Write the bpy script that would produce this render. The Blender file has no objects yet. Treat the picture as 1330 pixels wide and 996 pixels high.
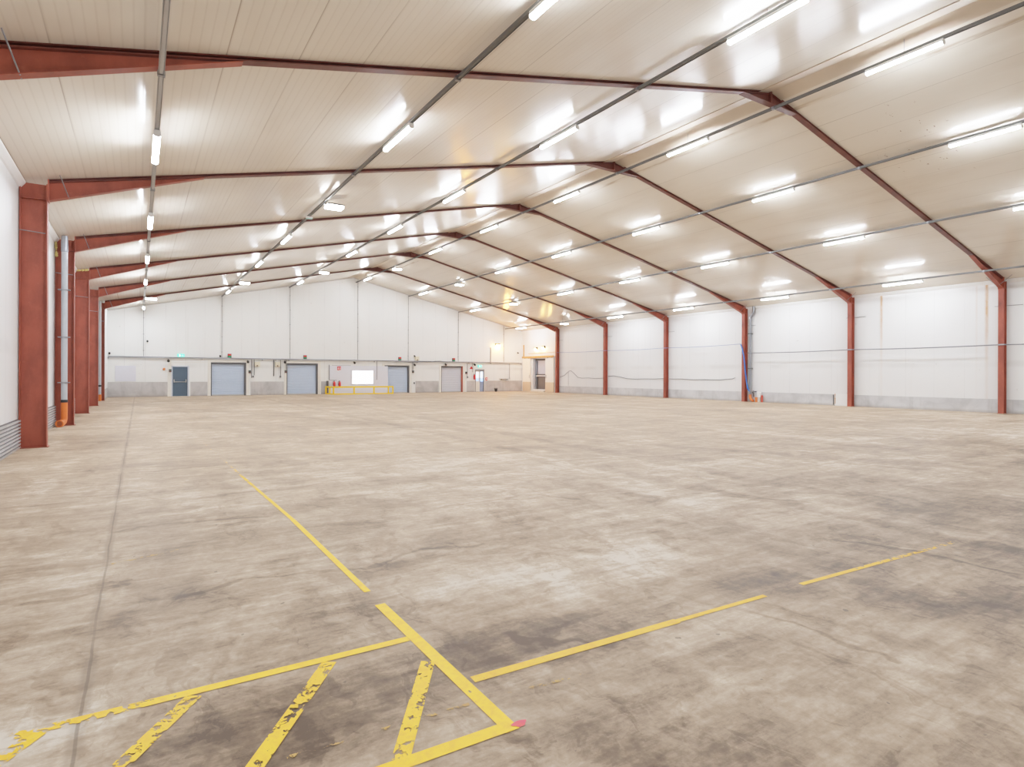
import bpy, math, random
from mathutils import Matrix, Vector
random.seed(7)
C = bpy.context.scene.collection
PI = math.pi

# ------------------------------------------------------------------ dimensions (metres)
XR, ZTOP, SL = 13.95, 8.965, 0.2225          # ridge line, ceiling height there, roof slope
Y0, BAY = 9.37, 6.0                          # nearest portal, bay length
XWL, XWR, YB, YF = -2.05, 29.75, 44.67, -8.6 # side walls, back wall, wall behind the camera
XLI, XRI = -1.588, 29.445                    # inner faces of the columns
CAMH = 1.526
def zc(x): return ZTOP - SL*abs(x-XR)        # underside of the ceiling
def zr(x): return zc(x) - 0.07               # underside of the rafters
def fy(k): return Y0 + BAY*k

# ------------------------------------------------------------------ mesh builder
WL = {}
class MB:
    def __init__(s): s.v=[]; s.f=[]; s.m=[]; s.mi=0
    def add(s, vs, fs):
        b=len(s.v); s.v+= [tuple(p) for p in vs]
        for f in fs: s.f.append([b+i for i in f]); s.m.append(s.mi)
        return s
    def box(s,x0,x1,y0,y1,z0,z1):
        return s.add([(x,y,z) for x in(x0,x1) for y in(y0,y1) for z in(z0,z1)],
            [(0,1,3,2),(4,6,7,5),(0,4,5,1),(2,3,7,6),(0,2,6,4),(1,5,7,3)])
    def prism(s, poly, axis, a, b):
        def P(p,t):
            if axis=='y': return (p[0],t,p[1])
            if axis=='x': return (t,p[0],p[1])
            return (p[0],p[1],t)
        n=len(poly)
        vs=[P(p,a) for p in poly]+[P(p,b) for p in poly]
        return s.add(vs,[tuple(range(n)),tuple(range(2*n-1,n-1,-1))]+[(i,n+i,n+(i+1)%n,(i+1)%n) for i in range(n)])
    def tube(s, pts, r, n=10, cap=True):
        pts=[Vector(p) for p in pts]; rings=[]; up=None
        for i,p in enumerate(pts):
            if i==0: d=pts[1]-p
            elif i==len(pts)-1: d=p-pts[-2]
            else: d=(pts[i+1]-p).normalized()+(p-pts[i-1]).normalized()
            d.normalize()
            if up is None:
                up=Vector((0,0,1)) if abs(d.z)<.9 else Vector((1,0,0))
            a=d.cross(up).normalized(); b=a.cross(d).normalized(); up=b
            rr=r[i] if isinstance(r,(list,tuple)) else r
            rings.append([p+rr*(math.cos(2*PI*j/n)*a+math.sin(2*PI*j/n)*b) for j in range(n)])
        vs=[q for R in rings for q in R]; fs=[]
        for i in range(len(rings)-1):
            for j in range(n): fs.append((i*n+j,i*n+(j+1)%n,(i+1)*n+(j+1)%n,(i+1)*n+j))
        if cap: fs+= [tuple(range(n-1,-1,-1)), tuple(range((len(rings)-1)*n,len(rings)*n))]
        return s.add(vs,fs)
    def quad(s,a,b,c,d): return s.add([a,b,c,d],[(0,1,2,3)])
    def build(s,name,mats,parent=None,smooth=False,bevel=0):
        if not isinstance(mats,(list,tuple)): mats=[mats]
        off=WL.get(parent.name,Vector((0,0,0))) if parent else Vector((0,0,0))
        me=bpy.data.meshes.new(name)
        me.from_pydata([tuple(Vector(p)-off) for p in s.v],[],s.f)
        for m in mats: me.materials.append(m)
        me.polygons.foreach_set('material_index',s.m)
        if smooth: me.polygons.foreach_set('use_smooth',[True]*len(s.f))
        me.update()
        import bmesh
        bm=bmesh.new(); bm.from_mesh(me); bmesh.ops.recalc_face_normals(bm,faces=bm.faces); bm.to_mesh(me); bm.free()
        if smooth:
            me.set_sharp_from_angle(angle=math.radians(40))
        o=bpy.data.objects.new(name,me); C.objects.link(o)
        if parent: o.parent=parent
        WL[o.name]=off
        if bevel:
            md=o.modifiers.new('Bevel','BEVEL'); md.width=bevel; md.segments=2; md.limit_method='ANGLE'
        return o
def tag(o,label,cat,group=None,kind=None):
    o['label']=label; o['category']=cat
    if group: o['group']=group
    if kind: o['kind']=kind
    return o
def thing(name,label,cat,loc,group=None):
    o=bpy.data.objects.new(name,None); C.objects.link(o); o.location=loc; o.empty_display_size=.2
    WL[o.name]=Vector(loc); tag(o,label,cat,group); return o
def struct(o,label,cat): return tag(o,label,cat,kind='structure')
def dup(root,loc,label,rotz=None):
    r=root.copy(); C.objects.link(r); r.location=loc; r['label']=label
    if rotz is not None: r.rotation_euler=(0,0,rotz)
    WL[r.name]=Vector(loc)
    for ch in list(root.children):
        c=ch.copy(); C.objects.link(c); c.parent=r
        for g in list(ch.children):
            d=g.copy(); C.objects.link(d); d.parent=c
    return r

# ------------------------------------------------------------------ materials
class NT:
    def __init__(s,name):
        s.m=bpy.data.materials.new(name); s.m.use_nodes=True
        s.t=s.m.node_tree; s.b=s.t.nodes['Principled BSDF']; s.out=s.t.nodes['Material Output']
    def n(s,typ,**kw):
        x=s.t.nodes.new(typ)
        for k,v in kw.items(): setattr(x,k,v)
        return x
    def put(s,sock,val):
        if isinstance(val,bpy.types.NodeSocket): s.t.links.new(val,sock)
        elif val is not None: sock.default_value=val
    def math(s,op,a,b=None,c=None,clamp=False):
        x=s.n('ShaderNodeMath',operation=op,use_clamp=clamp)
        for i,v in enumerate((a,b,c)):
            if v is not None: s.put(x.inputs[i],v)
        return x.outputs[0]
    def coord(s,kind='Object'):
        return s.n('ShaderNodeTexCoord').outputs[kind]
    def xyz(s,v):
        x=s.n('ShaderNodeSeparateXYZ'); s.put(x.inputs[0],v); return x.outputs
    def mapv(s,v,scale=(1,1,1),rot=0,loc=(0,0,0)):
        x=s.n('ShaderNodeMapping'); s.put(x.inputs[0],v); x.inputs['Scale'].default_value=scale
        x.inputs['Rotation'].default_value=(0,0,rot); x.inputs['Location'].default_value=loc; return x.outputs[0]
    def noise(s,v,scale,detail=4,rough=.55,dist=0.,col=False):
        x=s.n('ShaderNodeTexNoise'); s.put(x.inputs['Vector'],v); x.inputs['Scale'].default_value=scale
        x.inputs['Detail'].default_value=detail; x.inputs['Roughness'].default_value=rough; x.inputs['Distortion'].default_value=dist
        return x.outputs['Color' if col else 'Fac']
    def ramp(s,f,stops):
        x=s.n('ShaderNodeValToRGB'); s.put(x.inputs[0],f); e=x.color_ramp.elements
        while len(e)<len(stops): e.new(.5)
        for q,(p,c) in zip(e,stops):
            q.position=p; q.color=(c,c,c,1) if isinstance(c,(int,float)) else (*c,1)
        return x.outputs[0]
    def mix(s,f,a,b,mode='MIX'):
        x=s.n('ShaderNodeMix',data_type='RGBA',blend_type=mode)
        s.put(x.inputs[0],f)
        for i,v in ((6,a),(7,b)):
            if isinstance(v,tuple) and len(v)==3: v=(*v,1)
            s.put(x.inputs[i],v)
        return x.outputs[2]
    def smooth(s,v,a,b,lo=0,hi=1):
        x=s.n('ShaderNodeMapRange',interpolation_type='SMOOTHSTEP'); s.put(x.inputs[0],v)
        for i,q in enumerate((a,b,lo,hi)): x.inputs[i+1].default_value=q
        return x.outputs[0]
    def bump(s,h,strength=.3,dist=.01):
        x=s.n('ShaderNodeBump'); s.put(x.inputs['Height'],h); x.inputs['Strength'].default_value=strength
        x.inputs['Distance'].default_value=dist; s.t.links.new(x.outputs[0],s.b.inputs['Normal'])
    def fin(s,col=None,rough=None,metal=None,spec=None):
        for k,v in (('Base Color',col),('Roughness',rough),('Metallic',metal),('Specular IOR Level',spec)):
            if v is not None:
                if isinstance(v,tuple) and len(v)==3: v=(*v,1)
                s.put(s.b.inputs[k],v)
        return s.m
def srgb(r,g,b):
    f=lambda c:(c/255/12.92) if c<=10 else ((c/255+.055)/1.055)**2.4
    return (f(r),f(g),f(b))
def plain(name,col,rough=.5,metal=0,var=.12,scale=6,spec=None):
    t=NT(name); v=t.coord()
    n=t.noise(v,scale,4)
    c=t.mix(t.math('MULTIPLY',t.math('SUBTRACT',n,.35,clamp=True),var*3),col,tuple(q*.45 for q in col))
    return t.fin(c,rough,metal,spec)
def emis(name,col,strength):
    t=NT(name); t.b.inputs['Emission Color'].default_value=(*col,1); t.b.inputs['Emission Strength'].default_value=strength
    return t.fin(tuple(min(1,q) for q in col),.4)

def mat_ceiling():
    t=NT('ceiling panels'); v=t.coord(); x,y,z=t.xyz(v)
    big=t.noise(v,.22,3); mot=t.noise(t.mapv(v,(1,.25,1)),1.1,4)
    base=t.mix(big,srgb(229,222,210),srgb(222,214,200))
    base=t.mix(t.smooth(mot,.45,.8,0,.35),base,srgb(196,182,164))
    # longitudinal panel joints, one metre apart
    fr=t.math('FRACT',t.math('ADD',x,.45)); d=t.math('ABSOLUTE',t.math('SUBTRACT',fr,.5))
    joint=t.smooth(d,0,.014,1,0)
    jn=t.smooth(t.noise(t.mapv(v,(.3,.16,1)),1.3,3),.35,.7,.12,.75)
    base=t.mix(t.math('MULTIPLY',joint,jn),base,srgb(120,103,86))
    # fine ribs
    rf=t.math('FRACT',t.math('MULTIPLY',x,8.0)); rd=t.math('ABSOLUTE',t.math('SUBTRACT',rf,.5))
    rib=t.smooth(rd,0,.16,0,1)
    left=t.smooth(x,4.0,11.0,1,.12)
    base=t.mix(t.math('MULTIPLY',t.math('SUBTRACT',1,rib),t.math('MULTIPLY',left,.13)),base,srgb(160,140,120))
    # brown specks on the right slope, second bay
    loc=t.n('ShaderNodeVectorMath',operation='DISTANCE'); t.put(loc.inputs[0],t.mapv(v,(.5,1,0))); loc.inputs[1].default_value=(18.35*.5,7.7,0)
    near=t.smooth(loc.outputs['Value'],.5,1.5,1,0)
    sp=t.smooth(t.noise(t.mapv(v,(1,1.6,1)),4.6,3,.6),.665,.705,0,1)
    base=t.mix(t.math('MULTIPLY',near,sp),base,srgb(120,78,54))
    st=t.math('MULTIPLY',t.smooth(t.math('ABSOLUTE',t.math('SUBTRACT',x,14.98)),.02,.10,1,0),t.smooth(t.noise(t.mapv(v,(2,.35,1)),2,4),.45,.65,0,.6))
    base=t.mix(st,base,srgb(150,122,90))
    h=t.math('ADD',t.math('MULTIPLY',rib,left),t.math('MULTIPLY',joint,-1.2))
    t.bump(h,.12,.004)
    return t.fin(base,t.math('ADD',.13,t.math('MULTIPLY',big,.10)),0,.22)

def mat_wall(name,stains=(),tint=(228,228,227)):
    t=NT(name); v=t.coord(); x,y,z=t.xyz(v); u=t.math('ADD',x,y)
    n=t.noise(v,.35,3)
    base=t.mix(n,srgb(*tint),srgb(tint[0]-9,tint[1]-9,tint[2]-8))
    fr=t.math('FRACT',t.math('DIVIDE',u,1.14)); d=t.math('ABSOLUTE',t.math('SUBTRACT',fr,.5))
    joint=t.smooth(d,0,.010,1,0)
    base=t.mix(t.math('MULTIPLY',joint,t.smooth(t.noise(v,.8,2),.35,.65,.12,.5)),base,srgb(150,148,146))
    # soiling: vertical runs and one low scuffed band
    run=t.smooth(t.noise(t.mapv(v,(3.0,3.0,.12)),1.5,4),.60,.80,0,.20)
    base=t.mix(run,base,srgb(196,188,176))
    band=t.math('MULTIPLY',t.smooth(t.math('ABSOLUTE',t.math('SUBTRACT',z,t.math('ADD',1.98,t.math('MULTIPLY',n,.1)))),.03,.2,1,0),.22)
    base=t.mix(t.math('MULTIPLY',band,t.smooth(t.noise(v,.5,2),.4,.6,.2,1)),base,srgb(165,160,152))
    for (yy,w,zlo,amt) in stains:
        g=t.smooth(t.math('ABSOLUTE',t.math('SUBTRACT',u,yy)),0,w,1,0)
        g=t.math('MULTIPLY',g,t.math('MULTIPLY',t.smooth(z,zlo,5.2,.15,1),t.math('MULTIPLY',t.noise(t.mapv(v,(2,2,.8)),3,3),amt*1.8)),clamp=True)
        base=t.mix(g,base,srgb(196,150,104))
    sp=t.smooth(t.noise(v,7,2,.5),.74,.78,0,.5)
    base=t.mix(sp,base,srgb(170,166,162))
    rb=t.math('SINE',t.math('MULTIPLY',u,2*PI*10))
    t.bump(t.math('ADD',t.math('MULTIPLY',rb,.25),t.math('MULTIPLY',joint,-1)),.12,.004)
    return t.fin(base,.38,0,.45)

def mat_concrete(name,col=(196,194,193),dark=(150,147,146),ribs=0):
    t=NT(name); v=t.coord(); x,y,z=t.xyz(v)
    n=t.noise(v,1.1,6,.6,.6); n2=t.noise(t.mapv(v,(2.2,2.2,.3)),2,4)
    c=t.mix(t.smooth(n,.3,.8,0,.75),srgb(*col),srgb(*dark))
    c=t.mix(t.smooth(n2,.52,.75,0,.28),c,srgb(132,128,124))
    c=t.mix(t.smooth(z,.0,.16,.45,0),c,srgb(142,128,112))
    t.bump(n,.15,.01)
    return t.fin(c,.6,0,.35)

def mat_red(name='red oxide steel',ca=(160,79,61),cb=(132,63,49),cc=(172,94,72)):
    t=NT(name); v=t.coord()
    n=t.noise(t.mapv(v,(1.2,1.2,.6)),2.0,6,.6); n2=t.noise(v,9,4)
    c=t.mix(t.smooth(n,.35,.7),srgb(*ca),srgb(*cb))
    c=t.mix(t.smooth(n2,.58,.8,0,.5),c,srgb(*cc))
    c=t.mix(t.smooth(t.noise(v,3.5,5),.62,.72,0,.35),c,srgb(96,44,36))
    t.bump(n2,.08,.004)
    return t.fin(c,.5,0,.4)

def mat_floor():
    t=NT('worn concrete floor'); v=t.coord(); x,y,z=t.xyz(v)
    wv=t.n('ShaderNodeVectorMath',operation='ADD'); 
    wn=t.n('ShaderNodeVectorMath',operation='SCALE'); t.put(wn.inputs[0],t.noise(v,.9,4,.6,col=True)); wn.inputs['Scale'].default_value=.9
    t.put(wv.inputs[0],v); t.put(wv.inputs[1],wn.outputs[0]); w=wv.outputs[0]
    wx,wy,wz=t.xyz(w)
    wx=t.math('SUBTRACT',wx,.45); wy=t.math('SUBTRACT',wy,.45)
    n1=t.noise(w,.33,5,.55,.8)
    sA=t.noise(t.mapv(w,(1.9,.22,1),math.radians(-7)),1.0,6,.62,.5)      # drag marks along the hall
    sB=t.noise(t.mapv(v,(.30,1.7,1),math.radians(24)),1.0,6,.62,.8)      # scrubbing marks across it
    sC=t.noise(t.mapv(v,(.8,6.5,1),math.radians(72)),1.6,8,.72,.3)
    g=t.noise(v,26,5,.7); g2=t.noise(v,5.5,6,.66,.6)
    k=t.math('ADD',t.math('MULTIPLY',t.math('SUBTRACT',n1,.5),1.0),t.math('MULTIPLY',t.math('SUBTRACT',sA,.5),.75))
    k=t.math('ADD',k,t.math('MULTIPLY',t.math('SUBTRACT',sB,.5),.78))
    k=t.math('ADD',k,t.math('MULTIPLY',t.math('SUBTRACT',sC,.5),.8))
    k=t.math('ADD',k,t.math('MULTIPLY',t.math('SUBTRACT',g2,.5),.75))
    k=t.math('ADD',k,t.math('MULTIPLY',t.math('SUBTRACT',g,.5),.5))
    c1=t.smooth(t.noise(t.mapv(w,(1,1,1),.4),.75,9,.62,.6),.50,.545,0,1); c2=t.smooth(t.noise(t.mapv(w,(.5,1.6,1),math.radians(18)),1.3,9,.64,.7),.53,.57,0,1)
    c3=t.smooth(t.noise(t.mapv(w,(1.5,.5,1),math.radians(-12)),2.2,9,.66,.9),.56,.60,0,1); sp=t.smooth(t.noise(v,60,3,.6),.6,.72,0,1)
    k=t.math('ADD',k,t.math('SUBTRACT',t.math('MULTIPLY',c1,.13),t.math('ADD',t.math('MULTIPLY',c2,.11),t.math('MULTIPLY',c3,.13))))
    k=t.math('ADD',k,t.math('MULTIPLY',sp,.10))
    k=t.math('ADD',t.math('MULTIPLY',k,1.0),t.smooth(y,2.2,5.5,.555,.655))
    # old stains and rubbed-clean areas (x, y, rx, ry, strength)
    for (bx,by,rx,ry,st) in ((.62,2.70,.60,.36,-.26),(.20,2.9,.45,.30,-.12),(1.75,2.95,.55,.16,-.19),(2.2,2.72,.3,.2,-.14),(3.85,2.6,.35,.35,-.22),
        (5.2,2.0,1.3,1.0,-.16),(8.6,3.4,1.6,1.2,-.12),(2.9,3.6,1.1,.55,.30),(1.95,4.0,.5,.35,.16),(2.3,1.7,.8,.5,-.16),(-.35,4.3,.5,.7,-.12),(.2,4.3,.35,.6,-.14),
        (-.2,6.4,.5,.6,.12),(5.9,8.4,2.2,1.0,.08),(1.4,1.8,.5,.3,-.14),(3.3,1.3,.9,.4,.10),(1.05,3.9,.35,.35,-.22),(-.4,3.2,.3,.3,.12)):
        a=t.math('DIVIDE',t.math('SUBTRACT',wx,bx),rx); b=t.math('DIVIDE',t.math('SUBTRACT',wy,by),ry)
        d=t.math('ADD',t.math('MULTIPLY',a,a),t.math('MULTIPLY',b,b))
        k=t.math('ADD',k,t.math('MULTIPLY',t.smooth(d,.25,1.9,1,0),st))
    # wheel lanes that run along the hall
    for (cx,sl,wd,st) in ((6.45,.0,.22,.20),(7.5,.06,.3,.18),(11.6,-.40,.35,.16),(4.9,.25,.2,.10),(17.5,.02,.6,.10),(21.0,.02,.6,.08)):
        q=t.math('SUBTRACT',wx,t.math('ADD',cx,t.math('MULTIPLY',t.math('SUBTRACT',wy,4),sl)))
        k=t.math('SUBTRACT',k,t.math('MULTIPLY',t.smooth(t.math('ABSOLUTE',q),wd*.3,wd,1,0),t.math('MULTIPLY',sA,st*1.9)))
    # long thin scratches
    for (x0,y0,x1,y1) in [(-0.75, 4.96, -0.24, 4.92), (-0.24, 4.92, 0.05, 5.12), (0.16, 4.47, 0.7, 4.75), (0.7, 4.75, 1.33, 4.61), (1.33, 4.61, 2.24, 4.71), (-0.18, 6.82, 0.46, 6.76), (0.46, 6.76, 1.19, 6.61), (-0.14, 10.72, 1.59, 10.86), (2.09, 4.73, 2.6, 4.72), (0.55, 7.99, 2.17, 8.27), (2.81, 6.11, 4.36, 6.18), (4.36, 6.18, 4.57, 5.51), (6.06, 5.14, 6.76, 3.91), (5.58, 2.93, 5.77, 1.69), (3.38, 2.25, 3.37, 1.45), (1.78, 2.99, 2.26, 2.51), (5.89, 8.36, 8.99, 7.63)]:
        L=math.hypot(x1-x0,y1-y0); ux,uy=(x1-x0)/L,(y1-y0)/L
        dx=t.math('SUBTRACT',wx,x0); dy=t.math('SUBTRACT',wy,y0)
        al=t.math('ADD',t.math('MULTIPLY',dx,ux),t.math('MULTIPLY',dy,uy)); ac=t.math('ABSOLUTE',t.math('SUBTRACT',t.math('MULTIPLY',dy,ux),t.math('MULTIPLY',dx,uy)))
        q=t.math('MULTIPLY',t.smooth(ac,.006+.002*abs(y0),.02+.006*abs(y0),1,0),t.smooth(t.math('ABSOLUTE',t.math('SUBTRACT',al,L/2)),L*.42,L*.52,1,0))
        k=t.math('SUBTRACT',k,t.math('MULTIPLY',q,t.math('MULTIPLY',g2,.5)))
    # turning tyre arcs
    for (cx,cy,r,wd,st) in ((-2.2,-.2,6.2,.11,.22),(-2.2,-.2,6.9,.05,.25),(5.5,9.5,6.4,.10,.16),(3.0,-3.2,7.0,.09,.16),(3.0,-3.2,8.6,.10,.14),(9.0,12.0,7.0,.2,.12),(12,22,11,.3,.10),(14,3,9,.2,.10)):
        a=t.math('SUBTRACT',wx,cx); b=t.math('SUBTRACT',wy,cy)
        d=t.math('SQRT',t.math('ADD',t.math('MULTIPLY',a,a),t.math('MULTIPLY',b,b)))
        q=t.math('ABSOLUTE',t.math('SUBTRACT',d,r))
        k=t.math('SUBTRACT',k,t.math('MULTIPLY',t.smooth(q,wd*.25,wd,1,0),t.math('MULTIPLY',t.smooth(n1,.4,.6),st)))
    col=t.ramp(k,[(0,srgb(82,64,48)),(.25,srgb(116,96,76)),(.52,srgb(156,135,114)),(.8,srgb(184,166,147)),(1,srgb(208,197,184))])
    # warmer tone further back
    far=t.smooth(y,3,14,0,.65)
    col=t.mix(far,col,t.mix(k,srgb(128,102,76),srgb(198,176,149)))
    # small dark flecks
    fl=t.smooth(t.noise(v,13,2,.4),.745,.77,0,.7)
    col=t.mix(fl,col,srgb(92,80,70))
    # slab joint
    jx=t.math('ABSOLUTE',t.math('ADD',x,t.math('ADD',.215,t.math('MULTIPLY',t.math('SUBTRACT',t.noise(v,1.5,3),.5),.03))))
    jl=t.math('MULTIPLY',t.smooth(jx,.004,.010,1,0),t.smooth(t.noise(t.mapv(v,(.1,.5,1)),1,3),.3,.55,.25,.85))
    jl=t.math('MULTIPLY',jl,t.smooth(y,9,26,1,.3))
    jw=t.math('MULTIPLY',t.smooth(jx,.015,.045,1,0),t.smooth(t.noise(t.mapv(v,(.2,.8,1)),1.3,3),.35,.6,.1,.5))
    col=t.mix(jw,col,srgb(126,110,95)); col=t.mix(t.math('MULTIPLY',jl,.6),col,srgb(92,78,66))
    t.bump(t.math('ADD',t.math('MULTIPLY',g,.5),t.math('SUBTRACT',g2,jl)),.12,.006)
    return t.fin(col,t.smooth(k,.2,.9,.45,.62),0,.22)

def mat_paint(name,thr,fade=None,fade_axis=1,col=(252,200,4)):
    t=NT(name); v=t.coord(); p=t.xyz(v)
    n=t.noise(v,16,6,.7,.4); n2=t.noise(v,2.2,3)
    s=t.math('ADD',t.math('MULTIPLY',n,.7),t.math('MULTIPLY',n2,.3))
    lim=thr
    if fade: lim=t.math('ADD',thr,t.smooth(p[fade_axis],fade[0],fade[1],0,fade[2]))
    m=t.math('GREATER_THAN',s,lim)
    c=t.mix(t.smooth(n,.4,.7),srgb(*col),srgb(col[0]-14,col[1]-22,col[2]+18))
    t.fin(c,.5)
    tr=t.n('ShaderNodeBsdfTransparent'); mx=t.n('ShaderNodeMixShader')
    t.put(mx.inputs[0],m); t.t.links.new(tr.outputs[0],mx.inputs[1]); t.t.links.new(t.b.outputs[0],mx.inputs[2])
    t.t.links.new(mx.outputs[0],t.out.inputs['Surface'])
    return t.m

LED=emis('led diffuser',(.91,.975,1.07),138.0)
FLOOD=emis('flood lens',(1,.98,.95),30.0)
WARM=emis('warm lamp lens',(1,.40,.06),300.0)
WARM2=emis('small warm lamp lens',(1,.48,.10),110.0)
M=dict(
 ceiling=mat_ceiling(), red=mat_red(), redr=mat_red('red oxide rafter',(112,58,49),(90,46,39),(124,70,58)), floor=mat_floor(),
 wallL=mat_wall('left wall panels',(),(231,232,232)), wallB=mat_wall('back wall panels',(),(241,242,239)),
 wallR=mat_wall('right wall panels',((14.05+29.75,.09,2.0,.9),(9.95+29.75,.10,1.5,1.0),(10.3+29.75,.06,1.0,.25),(21.6+29.75,.05,1.0,.3))),
 dado=mat_concrete('concrete dado'), dadoR=mat_concrete('concrete dado right',(202,202,203),(158,157,158)),
 corr=mat_concrete('corrugated dado',(186,184,185),(160,156,155)),
 dark=plain('dark gap',(.03,.028,.028),.7), white=plain('white trim',srgb(232,232,230),.4,0,.05),
 cream=plain('cream frame',srgb(232,229,220),.45,0,.08), galv=plain('galvanised steel',srgb(150,152,156),.38,.75,.15,14),
 trunk=plain('grey trunking',srgb(104,104,103),.42,.2,.2,10), pipe=plain('grey plastic pipe',srgb(176,182,190),.35,0,.1,5),
 orange=plain('orange plastic pipe',srgb(226,116,48),.45,0,.12,8), black=plain('black rubber',(.02,.02,.022),.55),
 slat=plain('blue grey shutter',srgb(190,207,230),.38,.1,.06,3), slatgrey=plain('silver shutter',srgb(204,210,222),.38,.1,.06,3), guide=plain('dark shutter guide',srgb(84,84,88),.5,.2,.1),
 doorblue=plain('slate blue door',srgb(72,92,110),.42,0,.12,2), doorframe=plain('pale blue door frame',srgb(196,206,220),.4,0,.06),
 lilac=plain('pale lilac board',srgb(221,223,234),.35,0,.03), steel=plain('brushed steel',srgb(190,190,190),.3,.85,.08),
 yellow=plain('yellow rail',srgb(255,208,10),.42,0,.06), redp=plain('signal red',srgb(214,38,40),.4,0,.05), green=plain('signal green',srgb(20,140,92),.4,0,.05),
 cablegrey=plain('grey cable',srgb(120,122,128),.5,0,.1), cableblue=plain('pale blue cable',srgb(126,138,176),.5,0,.1), hose=plain('blue hose',srgb(32,110,200),.4,0,.08),
 foam=plain('yellow foam',srgb(226,204,130),.85,0,.25,25), beige=plain('beige box',srgb(222,214,190),.5,0,.06), brown=plain('brown knob',srgb(110,84,70),.5),
 amber=plain('amber lens',srgb(224,120,40),.35), beigecap=plain('ridge flashing',srgb(207,191,170),.35,0,.1,1.2), gate=plain('grey gate',srgb(176,176,178),.5,.1,.12,2), mesh=plain('dark gate panel',srgb(112,106,102),.55,.1,.25,3),
 rust=plain('rusty rail',srgb(206,150,86),.55,.1,.2,4), cap=plain('dark plastic',srgb(70,68,70),.5), signw=plain('sign white',srgb(245,245,245),.4,0,.02),
 window=emis('bright window pane',(1,1,1),2.2), exitg=emis('exit sign green',(.05,.86,.62),.8), exitw=emis('exit sign white',(.9,1,.98),1.2), pane=emis('blue lit pane',(.30,.55,1.0),1.3), panew=emis('white lit pane',(.75,.88,1.0),1.3),
 paint=mat_paint('yellow paint fresh',.36), paintw=mat_paint('yellow paint worn',.47), paintww=mat_paint('yellow paint very worn',.555),
 paintw3=mat_paint('yellow paint worn through',.492), paintL1=mat_paint('yellow paint fading back',.34,(4.0,13.5,.25)), paintL2=mat_paint('yellow paint fading sideways',.36,(3.2,6.6,.14),0,(240,186,12)), paintL4=mat_paint('yellow paint fading at the joint',.512,(-.25,.4,-.15),0), paintred=mat_paint('red paint dab',.46,None,1,(232,84,78)),
 paintfaint=mat_paint('yellow paint ghost',.545,None,1,(196,160,60)), sill=plain('pale concrete sill',srgb(206,200,190),.6,0,.15))

# ------------------------------------------------------------------ room shell
YE=YB+.25
b=MB(); b.box(XWL-.1,XWR+.7,YF-.1,YE,-.12,0)
struct(b.build('floor',M['floor']),'worn beige concrete floor with scuffs, stains and tyre marks','floor')
b=MB()
xl,xr=XWL-.1,XWR+.7
b.prism([(xl,zc(xl)),(XR,ZTOP),(xr,zc(xr)),(xr,zc(xr)+.12),(XR,ZTOP+.12),(xl,zc(xl)+.12)],'y',YF-.1,YE)
struct(b.build('ceiling',M['ceiling']),'pitched cream metal panel ceiling with long joints','ceiling')
def eave(x): return zc(x)+.02
b=MB(); b.box(XWL-.1,XWL,YF,39.55,0,eave(XWL)); b.box(XWL-.1,-1.655,39.55,YE,0,eave(XWL))
b.v=[(x,y,z) for x,y,z in b.v]
struct(b.build('wall_left',M['wallL']),'white panelled side wall behind the left row of red columns','wall')
# right wall: outer skin, and a lining in the last bay with the gate opening
GY0,GY1,GZ0,GZ1=40.97,42.95,.22,2.9
b=MB(); b.box(XWR,XWR+.12,YF,39.6,0,eave(XWR))
b.box(29.56,XWR+.12,39.6,GY0,0,eave(XWR)+.06); b.box(29.56,XWR+.12,GY1,YE,0,eave(XWR)+.06)
b.box(29.56,XWR+.12,GY0,GY1,GZ1,eave(XWR)+.06); b.box(29.56,XWR+.12,GY0,GY1,0,GZ0)
b.box(30.25,30.35,GY0-.6,GY1+.6,0,3.4)
struct(b.build('wall_right',M['wallR']),'white panelled side wall with rust runs behind the right row of red columns','wall')
SH=[(4.14,6.36,2.29,'slat'),(9.05,11.28,2.29,'slat'),(16.45,18.56,2.22,'slat'),(21.4,23.46,2.22,'slatgrey')]   # shutter openings
D1=(1.82,2.84,2.03); D2=(24.66,25.56,1.95)
ops=sorted([(a,c,z) for a,c,z,_ in SH]+[D1,D2])
b=MB(); x=XWL-.1
for a,c,z in ops:
    b.box(x,a,YB,YE,0,2.5); b.box(a,c,YB,YE,z,2.5); x=c
b.box(x,XWR+.12,YB,YE,0,2.5)
b.prism([(XWL-.1,2.5),(XWR+.12,2.5),(XWR+.12,zc(XWR+.12)+.02),(XR,ZTOP+.02),(XWL-.1,zc(XWL-.1)+.02)],'y',YB,YE)
struct(b.build('wall_back',M['wallB']),'white gable end wall with four roller shutters','wall')
b=MB(); b.prism([(XWL-.1,0),(XWR+.7,0),(XWR+.7,zc(XWR+.7)+.02),(XR,ZTOP+.02),(XWL-.1,zc(XWL-.1)+.02)],'y',YF-.1,YF)
struct(b.build('wall_front',M['wallL']),'white gable end wall behind the camera','wall')
# dados
b=MB()
for a,c in ((-1.64,1.6),(2.92,3.94),(6.64,8.86),(11.52,12.12),(19.1,21.18),(23.84,24.62),(25.62,29.54)):
    b.box(a,c,YB-.015,YB-.001,0,.96)
struct(b.build('baseboard_back',M['dado']),'grey concrete dado along the foot of the gable end wall','baseboard')
b=MB()
yy=YF
prof=[]
z=.0
poly=[]
n=9
for i in range(n):
    z0=.6*i/n; z1=.6*(i+1)/n
    poly+=[(XWL+.040,z0+.002),(XWL+.040,z1-.030),(XWL+.006,z1-.026),(XWL+.006,z1)]
poly+=[(XWL+.001,.6),(XWL+.001,.002)]
b.prism(poly,'y',YF,39.5)
b.mi=1
for i in range(n): b.box(XWL+.008,XWL+.014,YF,39.5,.6*(i+1)/n-.0255,.6*(i+1)/n-.001)  # dark strips in the grooves, their shade put in as colour
b.mi=0
b.box(-1.654,-1.64,39.6,YB-.02,0,.6)
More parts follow.
